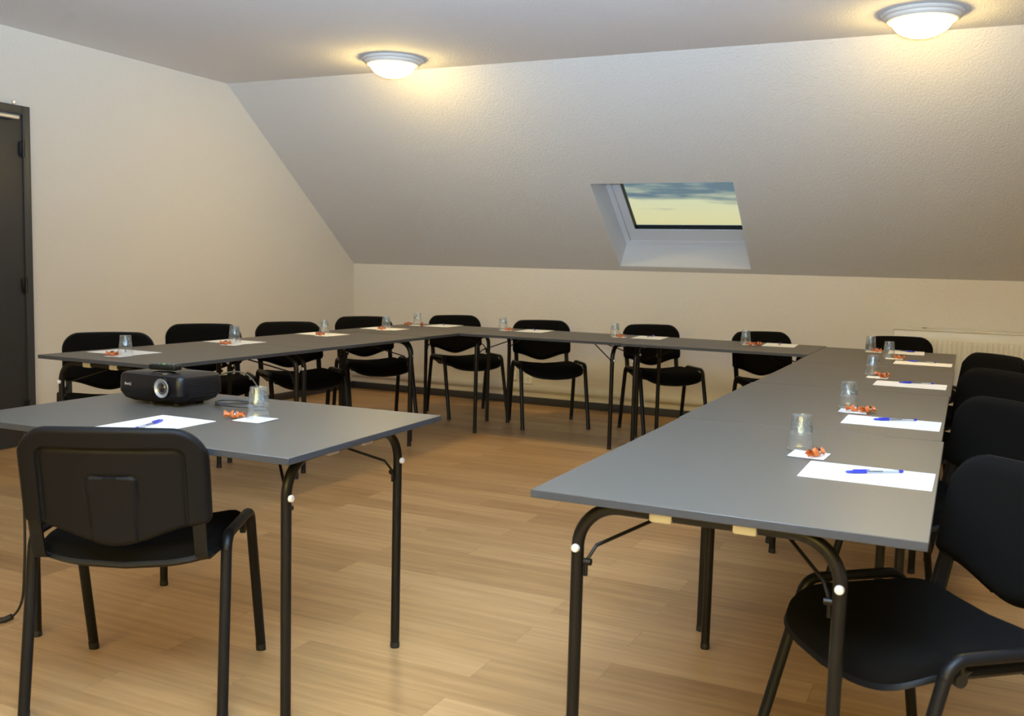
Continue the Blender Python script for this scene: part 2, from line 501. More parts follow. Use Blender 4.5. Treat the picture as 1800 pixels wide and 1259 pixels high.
# ---- skylight in the back slope
def skylight(fn, name, x0, x1, s0, s1, label, bars=()):
    w = empty(name, fn((x0 + x1) / 2, s0, 0.1))
    tag(w, label, 'skylight', kind='structure')
    o0 = w.location.copy()
    def prism(bm, xa, xb, sa, sb, ta, tb):
        v = [bm.verts.new(fn(x, s, t) - o0) for x in (xa, xb) for s in (sa, sb) for t in (ta, tb)]
        for f in ((0, 1, 3, 2), (4, 6, 7, 5), (0, 4, 5, 1), (2, 3, 7, 6), (0, 2, 6, 4), (1, 5, 7, 3)):
            bm.faces.new([v[i] for i in f])
    e = 0.008
    bm = bmesh.new()
    prism(bm, x0, x0 + e, s0, s1, 0.001, 0.26); prism(bm, x1 - e, x1, s0, s1, 0.001, 0.26)
    prism(bm, x0 + e, x1 - e, s0, s0 + e, 0.001, 0.26); prism(bm, x0 + e, x1 - e, s1 - e, s1, 0.001, 0.26)
    finish('reveal_lining', bm, 'lining', w, smooth=False)
    bm = bmesh.new()
    a, b = 0.022, 0.05
    prism(bm, x0 + e, x0 + b, s0 + e, s1 - e, 0.235, 0.31); prism(bm, x1 - b, x1 - e, s0 + e, s1 - e, 0.235, 0.31)
    prism(bm, x0 + b, x1 - b, s0 + e, s0 + b, 0.235, 0.31); prism(bm, x0 + b, x1 - b, s1 - b, s1 - e, 0.235, 0.31)
    finish('window_frame', bm, 'sash', w, smooth=False)
    g = 0.118; gr = 0.072
    bm = bmesh.new()
    prism(bm, x0 + b + .003, x0 + g, s0 + b + .003, s1 - b - .003, 0.248, 0.31); prism(bm, x1 - gr, x1 - b - .003, s0 + b + .003, s1 - b - .003, 0.248, 0.31)
    prism(bm, x0 + g, x1 - gr, s0 + b + .003, s0 + g + 0.06, 0.248, 0.31); prism(bm, x0 + g, x1 - gr, s1 - g, s1 - b - .003, 0.248, 0.31)
    for xb in bars:
        prism(bm, xb - 0.06, xb + 0.06, s0 + g + .06, s1 - g, 0.248, 0.31)
    finish('sash', bm, 'sash', w, smooth=False)
    h = 0.006; s0g = s0 + g + 0.06
    bm = bmesh.new()
    prism(bm, x0 + g, x0 + g + h, s0g, s1 - g, 0.262, 0.30); prism(bm, x1 - gr - h, x1 - gr, s0g, s1 - g, 0.262, 0.30)
    prism(bm, x0 + g + h, x1 - gr - h, s0g, s0g + h, 0.262, 0.30); prism(bm, x0 + g + h, x1 - gr - h, s1 - g - h, s1 - g, 0.262, 0.30)
    finish('gasket', bm, 'gasket', w, smooth=False)
    bm = bmesh.new()
    prism(bm, x0 + g + h, x1 - gr - h, s0g + h, s1 - g - h, 0.282, 0.288)
    finish('pane', bm, 'pane', w, smooth=False)
    return w
skylight(S, 'window_1', WX0, WX1, WS0, WS1, 'skylight with a white reveal in the sloping ceiling showing an evening sky')
skylight(RS, 'added_skylight', RX0, RX1, 0.25, 1.75, 'wide skylight added in the unseen rear slope to bring in fill light', bars=(-0.6,))  # unseen opening, added so the rear fill lamps can shine in

# ================================================================== RADIATOR, SOCKETS
rad = empty('radiator', (-0.475, YW - 0.07, 0.22))
tag(rad, 'cream ribbed panel radiator on the back wall at the far right', 'radiator')
RW, RH = 1.8, 0.605
bm = bmesh.new()
# ribbed front panel as a profile in x extruded in z with tapered rib ends
prof = []
pitch = 0.0333
nr = int(RW / pitch)
nx = nr * 6
zs = [0, 0.03, 0.055, 0.075, RH - 0.085, RH - 0.065, RH - 0.04, RH]
am = [0, 0, 0, 1, 1, 0, 0, 0]
grid = []
for z, a in zip(zs, am):
    row = []
    for i in range(nx + 1):
        x = RW * i / nx
        ph = (i % 6)
        d = (0, 0.5, 1, 1, 1, 0.5)[ph] * 0.011 * a
        row.append(bm.verts.new((x, -0.045 + (0.011 if z in (0, RH) else 0) - d + 0.0, z)))
    grid.append(row)
for r0, r1 in zip(grid, grid[1:]):
    for i in range(nx):
        bm.faces.new((r0[i], r0[i + 1], r1[i + 1], r1[i]))
finish('front_panel', bm, 'rad', rad, angle=25)
bm = bmesh.new()
add_box(bm, (RW / 2, 0.005, RH / 2), (RW, 0.055, RH - 0.03), 0.004)
finish('body', bm, 'rad', rad)
bm = bmesh.new()
add_box(bm, (RW / 2, 0.0, RH + 0.008), (RW + 0.016, 0.085, 0.014), 0.003)
for k in range(54):
    add_box(bm, (0.04 + k * 0.032, 0.0, RH + 0.0155), (0.018, 0.055, 0.003))
finish('top_grille', bm, 'rad', rad)
box_obj('end_cover', (-0.006, 0.0, RH / 2), (0.008, 0.085, RH), 'rad', rad, 0.002)
lathe_obj('bleed_valve', [(0.008, 0), (0.008, 0.006), (0.016, 0.007), (0.016, 0.014)], 'grey', rad, 12, Matrix.Translation((0.205, 0.0, RH + 0.012)), True, True)
for x in (0.2, RW - 0.2):
    for z in (0.12, RH - 0.12):
        box_obj('wall_bracket', (x, 0.0455, z), (0.04, 0.045, 0.1), 'grey', rad, 0.003)
bm = bmesh.new()
add_tube(bm, [(0.03, 0.0, 0.02), (0.03, 0.0, -0.22)], 0.009, seg=10)
finish('pipe', bm, 'rad', rad)

def outlet(x, z, label):
    o = empty('power_outlet', (x, YW, z))
    tag(o, label, 'power outlet', 'power outlets above the cable trunking')
    box_obj('cover_plate', (0, -0.006, 0), (0.08, 0.012, 0.08), 'white', o, 0.003)
    bm = bmesh.new()
    add_lathe(bm, [(0.021, 0.0), (0.021, 0.002), (0.018, 0.003)], 20, Matrix.Translation((0, -0.012, 0)) @ Matrix.Rotation(PI / 2, 4, 'X'), True, True)
    s = finish('socket', bm, 'white', o)
    bm = bmesh.new()
    for dx, dz in ((-0.0095, 0), (0.0095, 0), (0, 0.011)):
        add_lathe(bm, [(0.003, 0.0), (0.003, 0.0012)], 10, Matrix.Translation((dx, -0.0150, dz)) @ Matrix.Rotation(PI / 2, 4, 'X'), True, True)
    finish('pin_hole', bm, 'dark', s)
outlet(-3.483, 0.222, 'white wall socket fully visible behind the second chair of the back row')
outlet(-3.64, 0.245, 'white wall socket half hidden by a table leg, left of its twin')

# ================================================================== CEILING LIGHTS
def ceiling_light():
    o = empty('ceiling_light')
    # hangs downwards from z = 0
    lathe_obj('base_plate', [(0.193, 0.0), (0.203, -0.004), (0.207, -0.012), (0.202, -0.020), (0.190, -0.024), (0.186, -0.034), (0.176, -0.044), (0.158, -0.049), (0.144, -0.046), (0.14, -0.03)], 'plate', o, 64, None, True, True)
    pr = []
    for k in range(13):
        a = PI / 2 * k / 12
        pr.append((max(0.147 * math.cos(a) ** 1.08, 0.0005), -0.046 - 0.082 * math.sin(a)))
    lathe_obj('glass_shade', pr, 'shade', o, 64)
    return o
cl0 = ceiling_light()
lamps = [((-3.60, 5.61), 'round flush ceiling light nearer the left wall, lit'),
         ((-0.305, 5.54), 'round flush ceiling light at the upper right of the photo, lit')]
for i, ((x, y), lb) in enumerate(lamps):
    o = place(cl0, i == 0, (x, y, ZC), 0)
    tag(o, lb, 'ceiling light', 'round ceiling lights')

# ================================================================== TABLES
TW, TL = 0.80, 1.20
def make_table():
    t = empty('folding_table')
    bm = bmesh.new()
    add_box(bm, (0, 0, T - 0.009), (TW - 0.002, TL - 0.002, 0.018), 0.0012, 1)
    for f in bm.faces:
        if abs(f.normal.z) < 0.5:
            f.material_index = 1
    top = finish('tabletop', bm, ['laminate', 'edge'], t)
    r = 0.014
    zr = T - 0.018 - r - 0.0005
    for end, (xa, xb, yy) in ((-1, (-0.4 + 0.092, 0.4 - 0.155, -0.6 + 0.062)), (1, (-0.4 + 0.138, 0.4 - 0.098, 0.6 - 0.080))):
        R = 0.095
        for sx, x in ((1, xa), (-1, xb)):
            c0 = (x, yy, 0.012); c1 = (x, yy, zr); c2 = (x + sx * 0.3, yy, zr)
            pts = [c0, (x, yy, 0.3)] + [tuple(p) for p in fillet(c0, c1, c2, R, 10)]
            leg = tube_obj('leg', pts, r, 'tube', t, seg=16, ref=(0, 1, 0))
            lathe_obj('foot_cap', [(0.0146, 0.0), (0.0150, 0.003), (0.0148, 0.016), (0.0141, 0.018)], 'rubber', leg, 16, Matrix.Translation((x, yy, 0.0)), True, True)
            lathe_obj('leg_knob', [(0.0095, 0.0), (0.0095, 0.006), (0.007, 0.009)], 'knob', leg, 16,
                      Matrix.Translation((x, yy + end * (r - 0.002), 0.605)) @ Matrix.Rotation(-end * PI / 2, 4, 'X'), True, True)
            # folding brace from the leg to a bracket under the top
            e = (-0.055 if sx > 0 else 0.02, yy - end * 0.26, T - 0.024)
            a = Vector((x + sx * 0.018, yy - end * 0.006, 0.572))
            kn = a + Vector((sx * 0.016, -end * 0.02, 0.034))
            bm = bmesh.new()
            add_tube(bm, [a - Vector((0, 0, 0.022)), a, kn, e], 0.0042, seg=8)
            add_lathe(bm, [(0.008, -0.012), (0.008, 0.012)], 10, Matrix.Translation(a) @ Matrix.Rotation(PI / 2, 4, 'Y'), True, True)
            add_lathe(bm, [(0.005, -0.022), (0.005, 0.004)], 10, Matrix.Translation(a - Vector((0, 0, 0.01))), True, True)
            finish('leg_brace', bm, 'tube', t)
        tube_obj('leg_rail', [(xa + R, yy, zr), (xb - R, yy, zr)], r, 'tube', t, seg=16, ref=(0, 1, 0))
        xm = (xa + xb) / 2
        for dx in (-0.088, 0.088):
            bm = bmesh.new()
            add_box(bm, (xm + dx, yy, zr + 0.001), (0.05, 0.036, 0.033), 0.006)
            c = finish('leg_clip', bm, 'clip', t)
            c['label'] = 'cream plastic clip'
        bm = bmesh.new()
        add_box(bm, (-0.015, yy - end * 0.26, T - 0.0215), (0.13, 0.04, 0.007), 0.001)
        finish('brace_bracket', bm, 'tube', t)
    return t
tb0 = make_table()
TG = 'grey folding tables of the horseshoe'
RX = (-0.8393 - 0.0324) / 2
tables = [
    ((RX + 0.002, (1.8733 + 3.0733) / 2, 0), 0, 'nearest grey folding table of the right row, its front edge facing the camera', None),
    ((RX - 0.004, 3.0775 + 0.6, 0), 0, 'second grey folding table from the camera in the right row', None),
    ((RX + 0.001, 4.2815 + 0.6, 0), 0, 'third grey folding table from the camera in the right row', None),
    ((RX - 0.003, 5.4855 + 0.6, 0), 0, 'farthest grey folding table of the right row, in the back right corner', None),
    ((-0.842 - 0.6, 5.964 + 0.4, 0), -PI / 2, 'right-hand grey folding table of the back row', None),
    ((-2.0475 - 0.6, 5.978 + 0.4, 0), -PI / 2, 'left-hand grey folding table of the back row, with two chairs behind', None),
    ((-3.653, 5.535 + 0.6, 0), 0, 'grey folding table in the back left corner of the horseshoe', None),
    ((-3.634, 3.18 + 0.575, 0), 0, 'nearest grey folding table of the left row, behind the projector', None),
    ((-3.636, 4.353 + 0.575, 0), 0, 'second grey folding table of the left row, between the first and the corner table', None),
    ((-2.088, 2.239, 0), -PI / 2 + 0.03, 'grey presenter table on its own, carrying the projector', None),
]
for i, (loc, rz, lb, _) in enumerate(tables):
    o = place(tb0, i == 0, loc, rz)
    tag(o, lb, 'table', TG)
    if i == 8:                          # and this one's far leg frame nearer the inner edge
        for k in children_of(o):
            ys = [v.co.y for v in k.data.vertices]
            if not k.name.startswith('tabletop') and sum(ys) / len(ys) > 0.2 and not k.name.startswith('brace'):
                k.location.x = 0.022
    if i == 9:                          # this table's left leg frame sits nearer the far edge
        for k in children_of(o):
            ys = [v.co.y for v in k.data.vertices]
            if not k.name.startswith('tabletop') and sum(ys) / len(ys) < 0 and not k.name.startswith('brace'):
                k.location.x = -0.062
    if 7 <= i <= 8:
        o.scale = (0.989, 0.974, 1)

# ================================================================== CHAIRS
def smooth01(a, b, x):
    t = max(0.0, min(1.0, (x - a) / (b - a)))
    return t * t * (3 - 2 * t)

XE = 0.237
ZTOP = 0.797
def back_y(x, z):                      # mid surface of the backrest (front is +y)
    f = (z - 0.48) / 0.32
    return -0.262 - 0.046 * f - 0.012 * f * f + 0.028 * (x / XE) ** 2
def ztop(x):
    rx, rz = 0.085, 0.085
    ax = abs(x)
    c = XE - rx
    crown = 0.006 * (1 - (x / XE) ** 2)
    if ax <= c:
        return ZTOP - 0.006 + crown
    return ZTOP - 0.006 + crown - rz + rz * math.sqrt(max(0.0, 1 - ((ax - c) / rx) ** 2))
def zbot(x):
    ax = abs(x) / XE
    z = 0.480 + 0.058 * smooth01(0.0, 0.92, ax) * 0.95
    if ax > 0.90:
        q = (ax - 0.90) / 0.10
        z += 0.030 * (1 - math.sqrt(max(0, 1 - q * q)))
    return z

def back_grid(inset, nu, nv, fn_y, name, mat, parent):
    bm = bmesh.new()
    front, rear = [], []
    def zz(x, v):
        k = XE / (XE - inset)
        a, b = zbot(x * k) + inset, ztop(x * k) - inset
        return a + (b - a) * v
    fg = []
    for side in (0, 1):
        g = []
        for i in range(nu + 1):
            u = math.sin((i / nu - 0.5) * PI)
            x = u * (XE - inset)
            col = []
            for j in range(nv + 1):
                v = 0.5 - 0.5 * math.cos(PI * j / nv)
                v = 0.5 * v + 0.5 * (j / nv)
                z = zz(x, v)
                # distance to the boundary
                k = XE / (XE - inset)
                d = min((XE - inset) - abs(x), z - zbot(x * k) - inset, ztop(x * k) - inset - z)
                col.append(bm.verts.new((x, fn_y(x, z, max(d, 0.0), side), z)))
            g.append(col)
        fg.append(g)
    for side, g in enumerate(fg):
        for i in range(nu):
            for j in range(nv):
                q = (g[i][j], g[i + 1][j], g[i + 1][j + 1], g[i][j + 1])
                bm.faces.new(q if side == 0 else q[::-1])
    f, b = fg
    loop_f = [f[i][0] for i in range(nu + 1)] + [f[nu][j] for j in range(1, nv + 1)] + [f[i][nv] for i in range(nu - 1, -1, -1)] + [f[0][j] for j in range(nv - 1, 0, -1)]
    loop_b = [b[i][0] for i in range(nu + 1)] + [b[nu][j] for j in range(1, nv + 1)] + [b[i][nv] for i in range(nu - 1, -1, -1)] + [b[0][j] for j in range(nv - 1, 0, -1)]
    n = len(loop_f)
    for k in range(n):
        try:
            bm.faces.new((loop_f[k], loop_b[k], loop_b[(k + 1) % n], loop_f[(k + 1) % n]))
        except ValueError:
            pass
    return finish(name, bm, mat, parent, angle=60)

def shell_y(x, z, d, side):
    m = back_y(x, z)
    if side == 0:                      # face towards the cushion
        return m + 0.004
    q = max(0.0, min(1.0, d / 0.016))
    y = m - 0.017 * math.sqrt(q * (2 - q))
    # recessed panel with a groove around it, open at the bottom edge
    def rb(hw, zt, r):
        qx, qz = abs(x) - (hw - r), z - (zt - r)
        return r - math.hypot(max(qx, 0.0), max(qz, 0.0)) - min(max(qx, qz), 0.0)
    pd = rb(0.186, 0.744, 0.03)
    y += 0.0075 * smooth01(-0.001, 0.005, pd) + 0.0035 * smooth01(0.0, 0.004, pd) * (1 - smooth01(0.006, 0.016, pd))
    # raised inner panel, narrowing downwards
    ip = rb(0.063 - 0.006 * (0.668 - z) / 0.2, 0.668, 0.014)
    y -= 0.0048 * smooth01(0.0, 0.004, ip)
    y += 0.0025 * smooth01(-0.006, -0.001, ip) * (1 - smooth01(-0.001, 0.001, ip))
    return y
def cushion_y(x, z, d, side):
    m = back_y(x, z) + 0.004
    if side == 1:
        return m
    t = max(0.0, min(1.0, d / 0.035))
    return m + 0.004 + 0.022 * math.sqrt(t * (2 - t))

def seat_base(x, y):
    return 0.421 + 0.030 * (x / 0.235) ** 2 - 0.030 * smooth01(0.08, 0.24, y) ** 1.3 + 0.004 * smooth01(-0.1, -0.22, y)
def seat_outline(n, grow=0.0):
    pts = []
    for k in range(n):
        a = 2 * PI * k / n
        c, s = math.cos(a), math.sin(a)
        ex = 0.36 if s > 0 else 0.30
        x = (0.232 + grow) * math.copysign(abs(c) ** ex, c)
        y = (0.213 + grow) * math.copysign(abs(s) ** ex, s)
        # softly bowed front and back edges
        y += (0.012 if s > 0 else -0.004) * (1 - (x / 0.24) ** 2) - 0.004
        pts.append((x, y))
    return pts
def seat_mesh(name, mat, parent, grow, lo, hi, edge):
    bm = bmesh.new()
    n = 72
    ol = seat_outline(n, grow)
    rs = [1.0, 0.985, 0.955, 0.91, 0.84, 0.7, 0.5, 0.28, 0.1]
    layers = []
    def ring(r, zf):
        return [bm.verts.new((x * r, y * r, zf(x * r, y * r, r))) for x, y in ol]
    def top(x, y, r):
        t = max(0.0, min(1.0, (1 - r) / edge))
        return seat_base(x, y) + lo + (hi - lo) * math.sqrt(t * (2 - t))
    def bot(x, y, r):
        return seat_base(x, y) + (lo if lo < 0 else 0.0) - (0.012 * min(1, (1 - r) / 0.1) if lo < 0 else 0)
    tops = [ring(r, top) for r in rs]
    bots = [ring(r, bot) for r in rs]
    for L in (tops, bots):
        for r0, r1 in zip(L, L[1:]):
            for k in range(n):
                bm.faces.new((r0[k], r0[(k + 1) % n], r1[(k + 1) % n], r1[k]))
        c = bm.verts.new((0, 0, sum(v.co.z for v in L[-1]) / n))
        for k in range(n):
            bm.faces.new((L[-1][k], L[-1][(k + 1) % n], c))
    for k in range(n):
        bm.faces.new((tops[0][k], bots[0][k], bots[0][(k + 1) % n], tops[0][(k + 1) % n]))
    return finish(name, bm, mat, parent, angle=60)

def make_chair():
    c = empty('conference_chair')
    seat_mesh('seat', 'fabric', c, 0.0, 0.004, 0.040, 0.16)
    seat_mesh('seat_shell', 'shell', c, 0.004, -0.012, 0.004, 0.05)
    back_grid(0.006, 28, 22, cushion_y, 'backrest', 'fabric', c)
    back_grid(0.0, 150, 110, shell_y, 'back_shell', 'shell', c)
    ZR = 0.482
    for sx in (1, -1):
        xt, xf = sx * 0.252, sx * 0.257
        F = (xf, 0.243, 0.008); Rr = (xf, -0.233, 0.008)
        FT = (xt, 0.110, ZR); RT = (xt, -0.160, ZR)
        mid = (xt, -0.02, ZR)
        ff = fillet(F, FT, mid, 0.045, 8); fr = fillet(mid, RT, Rr, 0.045, 8)
        for foot, first in ((F, ff[0]), (Rr, fr[-1])):
            leg = tube_obj('leg', [foot, first], 0.0125, 'chairtube', c, 0.0148, 16, (0, 1, 0))
            d = (Vector(first) - Vector(foot)).normalized()
            bm = bmesh.new()
            p0 = Vector(foot); p0.z = 0.0
            add_tube(bm, [p0, p0 + d * 0.026], 0.0131, 0.0154, 16, (0, 1, 0))
            finish('foot_cap', bm, 'rubber', leg)
        tube_obj('side_rail', ff + fr, 0.0148, 'chairtube', c, 0.0125, 16, (1, 0, 0))
        # back support bar
        xb = sx * 0.206
        path = [(xb, -0.02, 0.437), (xb, -0.19, 0.437)]
        path = [path[0]] + [tuple(p) for p in fillet(path[0], (xb, -0.232, 0.437), (xb, -0.262, 0.56), 0.03, 6)] + [(xb, -0.256, 0.54), (xb, -0.262, 0.60)]
        bm = bmesh.new()
        rings = []
        for i, p in enumerate(path):
            p = Vector(p)
            a = Vector(path[max(0, i - 1)]); b = Vector(path[min(len(path) - 1, i + 1)])
            t = (b - a).normalized(); nrm = Vector((1, 0, 0)).cross(t)
            rings.append([bm.verts.new(p + Vector((1, 0, 0)) * dx + nrm * dn) for dx, dn in ((-0.016, -0.004), (0.016, -0.004), (0.016, 0.004), (-0.016, 0.004))])
        for r0, r1 in zip(rings, rings[1:]):
            for k in range(4):
                bm.faces.new((r0[k], r0[(k + 1) % 4], r1[(k + 1) % 4], r1[k]))
        bm.faces.new(rings[0][::-1]); bm.faces.new(rings[-1])
        finish('back_support', bm, 'chairtube', c)
        bm = bmesh.new()
        add_lathe(bm, [(0.014, -0.007), (0.015, 0.0), (0.014, 0.007)], 14, Matrix.Translation((sx * 0.240, 0.075, 0.436)) @ Matrix.Rotation(PI / 2, 4, 'Y'), True, True)
        add_box(bm, (sx * 0.240, 0.070, 0.456), (0.012, 0.016, 0.022), 0.002)
        finish('stacking_buffer', bm, 'rubber', c)
    for y in (0.06, -0.13):
        z0 = 0.428
        tube_obj('crossbar', [(-0.25, y, 0.462), (-0.236, y, 0.447), (-0.20, y, z0 - 0.014), (-0.1, y, z0 - 0.028), (0.1, y, z0 - 0.028), (0.20, y, z0 - 0.014), (0.236, y, 0.447), (0.25, y, 0.462)], 0.010, 'chairtube', c, 0.006, 10, (0, 1, 0))
    return c
ch0 = make_chair()
CG = 'black conference chairs around the tables'
chairs = [
    (-2.043, 1.962, 28.0, 'black conference chair at the presenter table, seen from behind'),
    (-0.063, 2.240, 130.0, 'black conference chair nearest the camera on the right row, seat visible'),
    (-0.068, 3.525, 130.0, 'second black conference chair from the camera along the right row'),
    (-0.066, 4.755, 130.0, 'third black conference chair from the camera along the right row'),
    (-0.058, 5.805, 130.0, 'farthest black conference chair along the right row'),
    (-0.290, 7.010, 206.0, 'black conference chair against the radiator in the far right corner'),
    (-1.140, 6.778, 220.0, 'black conference chair at the right end of the back row'),
    (-2.018, 6.966, 221.0, 'black conference chair below the skylight, third along the back row'),
    (-2.886, 6.783, 218.0, 'black conference chair in front of the wall sockets, second along the back row'),
    (-3.660, 6.893, 232.0, 'black conference chair at the left end of the back row'),
    (-4.045, 6.117, 232.0, 'farthest black conference chair along the left row'),
    (-3.988, 5.158, 237.0, 'third black conference chair from the door along the left row'),
    (-4.227, 4.553, 231.0, 'second black conference chair from the door along the left row'),
    (-4.055, 3.640, 231.0, 'black conference chair closest to the door on the left row'),
]
for i, (x, y, a, lb) in enumerate(chairs):
    o = place(ch0, i == 0, (x, y, 0), math.radians(a))
    tag(o, lb, 'chair', CG)

# ================================================================== PLACE SETTINGS
def make_cup():
    o = empty('plastic_cup')
    # upside down: rim at z = 0, closed end at the top
    w = 0.0005
    prof = [(0.0360, 0.0), (0.0372, 0.0012), (0.0362, 0.003), (0.0350, 0.005), (0.0318, 0.036), (0.0322, 0.0385), (0.0314, 0.041), (0.0318, 0.0435), (0.0306, 0.046), (0.0262, 0.093), (0.0254, 0.0955), (0.0236, 0.0955), (0.0230, 0.0925), (0.001, 0.0925)]
    bm = bmesh.new(); add_lathe(bm, prof, 40)
    finish('cup_wall', bm, 'cup', o, angle=30)
    return o
def make_napkin():
    bm = bmesh.new()
    n = 10; g = []
    for i in range(n + 1):
        for j in range(n + 1):
            u, v = i / n, j / n
            x, y = (u - 0.5) * 0.1, (v - 0.5) * 0.1
            cu = max(0.0, (0.22 - u)) / 0.22
            z = 0.0008 + 0.0012 * cu * cu
            g.append((x + 0.006 * cu, y, z))
    top = [bm.verts.new(p) for p in g]
    bot = [bm.verts.new((p[0], p[1], p[2] - 0.0006)) for p in g]
    def q(L, i, j):
        return (L[i * (n + 1) + j], L[(i + 1) * (n + 1) + j], L[(i + 1) * (n + 1) + j + 1], L[i * (n + 1) + j + 1])
    for i in range(n):
        for j in range(n):
            bm.faces.new(q(top, i, j)); bm.faces.new(q(bot, i, j)[::-1])
    ring = [i * (n + 1) for i in range(n + 1)] + [n * (n + 1) + j for j in range(1, n + 1)] + [i * (n + 1) + n for i in range(n - 1, -1, -1)] + [j for j in range(n - 1, 0, -1)]
    for a, b in zip(ring, ring[1:] + ring[:1]):
        bm.faces.new((top[a], bot[a], bot[b], top[b]))
    return finish('paper_napkin', bm, 'napkin')
def make_candy(seed):
    rnd = random.Random(seed)
    o = empty('wrapped_candy')
    bm = bmesh.new()
    bmesh.ops.create_icosphere(bm, subdivisions=3, radius=1.0)
    for v in bm.verts:
        d = v.co.normalized()
        k = 1 + 0.10 * math.sin(9 * d.x + seed) * math.cos(7 * d.y) + rnd.uniform(-0.05, 0.05)
        v.co = Vector((d.x * 0.0135 * k, d.y * 0.0095 * k, max(-0.0080, d.z * 0.0095 * k) + 0.0082))
    finish('wrapper', bm, 'orange', o, angle=25)
    for sx in (-1, 1):
        bm = bmesh.new()
        # twisted, pleated fan
        n = 14; inner = []; mid = []; outer = []
        for k in range(n):
            a = 2 * PI * k / n
            pl = 1 + 0.35 * (k % 2)
            inner.append(bm.verts.new((sx * 0.0115, 0.003 * math.cos(a), 0.0085 + 0.003 * math.sin(a))))
            mid.append(bm.verts.new((sx * 0.0165, 0.0042 * pl * math.cos(a + .3), 0.0085 + 0.0036 * pl * math.sin(a + .3))))
            ro = 0.0115 * (1 - 0.32 * (k % 2)) * rnd.uniform(0.85, 1.15)
            outer.append(bm.verts.new((sx * (0.025 + rnd.uniform(-.003, .003)), ro * math.cos(a + .6), max(0.0006, 0.0095 + 0.0085 * math.sin(a + .6) * ro / 0.0115))))
        for A, B in ((inner, mid), (mid, outer)):
            for k in range(n):
                bm.faces.new((A[k], A[(k + 1) % n], B[(k + 1) % n], B[k]))
        bm.faces.new(inner)
        finish('wrapper_end', bm, 'orange', o, angle=20)
    bm = bmesh.new()
    add_tube(bm, [(0.002, -0.0098, 0.009), (0.0035, -0.0065, 0.0160), (0.0040, 0.0, 0.0182), (0.0035, 0.0065, 0.016), (0.002, 0.0098, 0.009)], 0.0042, 0.0009, 8, (1, 0, 0))
    b = finish('printed_band', bm, 'foilband', o)
    b['label'] = 'dark printed band'
    bm = bmesh.new()
    add_box(bm, (0.0025, -0.0098, 0.0105), (0.0045, 0.0016, 0.004), 0.0004)
    p = finish('printed_mark', bm, 'foilwhite', o)
    p['label'] = 'pale printed mark'
    return o
def make_paper():
    bm = bmesh.new()
    add_box(bm, (0, 0, 0.0005), (0.21, 0.297, 0.0010))
    return finish('paper_sheet', bm, 'paper', smooth=False)
def make_pen():
    # tip towards -x, resting on z = 0, capped
    o = empty('ballpoint_pen')
    rx = Matrix.Rotation(PI / 2, 4, 'Y')
    def lx(name, prof, mat, seg=10):
        return lathe_obj(name, prof, mat, o, seg, Matrix.Translation((0, 0, 0.0046)) @ rx, True, True)
    lx('cap', [(0.0015, -0.075), (0.0030, -0.072), (0.0044, -0.050), (0.0046, -0.036), (0.0046, -0.022)], 'blue', 14)
    box_obj('cap_clip', (-0.035, 0.0, 0.0098), (0.045, 0.0032, 0.0013), 'blue', o, 0.0004)
    lx('barrel', [(0.0040, -0.022), (0.0041, 0.066)], 'clear', 6)
    lx('ink_tube', [(0.0017, -0.022), (0.0017, 0.022)], 'ink', 8)
    lx('empty_tube', [(0.0016, 0.022), (0.0016, 0.062)], 'foilwhite', 8)
    lx('end_plug', [(0.0040, 0.066), (0.0040, 0.072), (0.003, 0.075)], 'blue', 10)
    return o
cup0, nap0, pap0, pen0 = make_cup(), make_napkin(), make_paper(), make_pen()
candies0 = [make_candy(3), make_candy(11)]

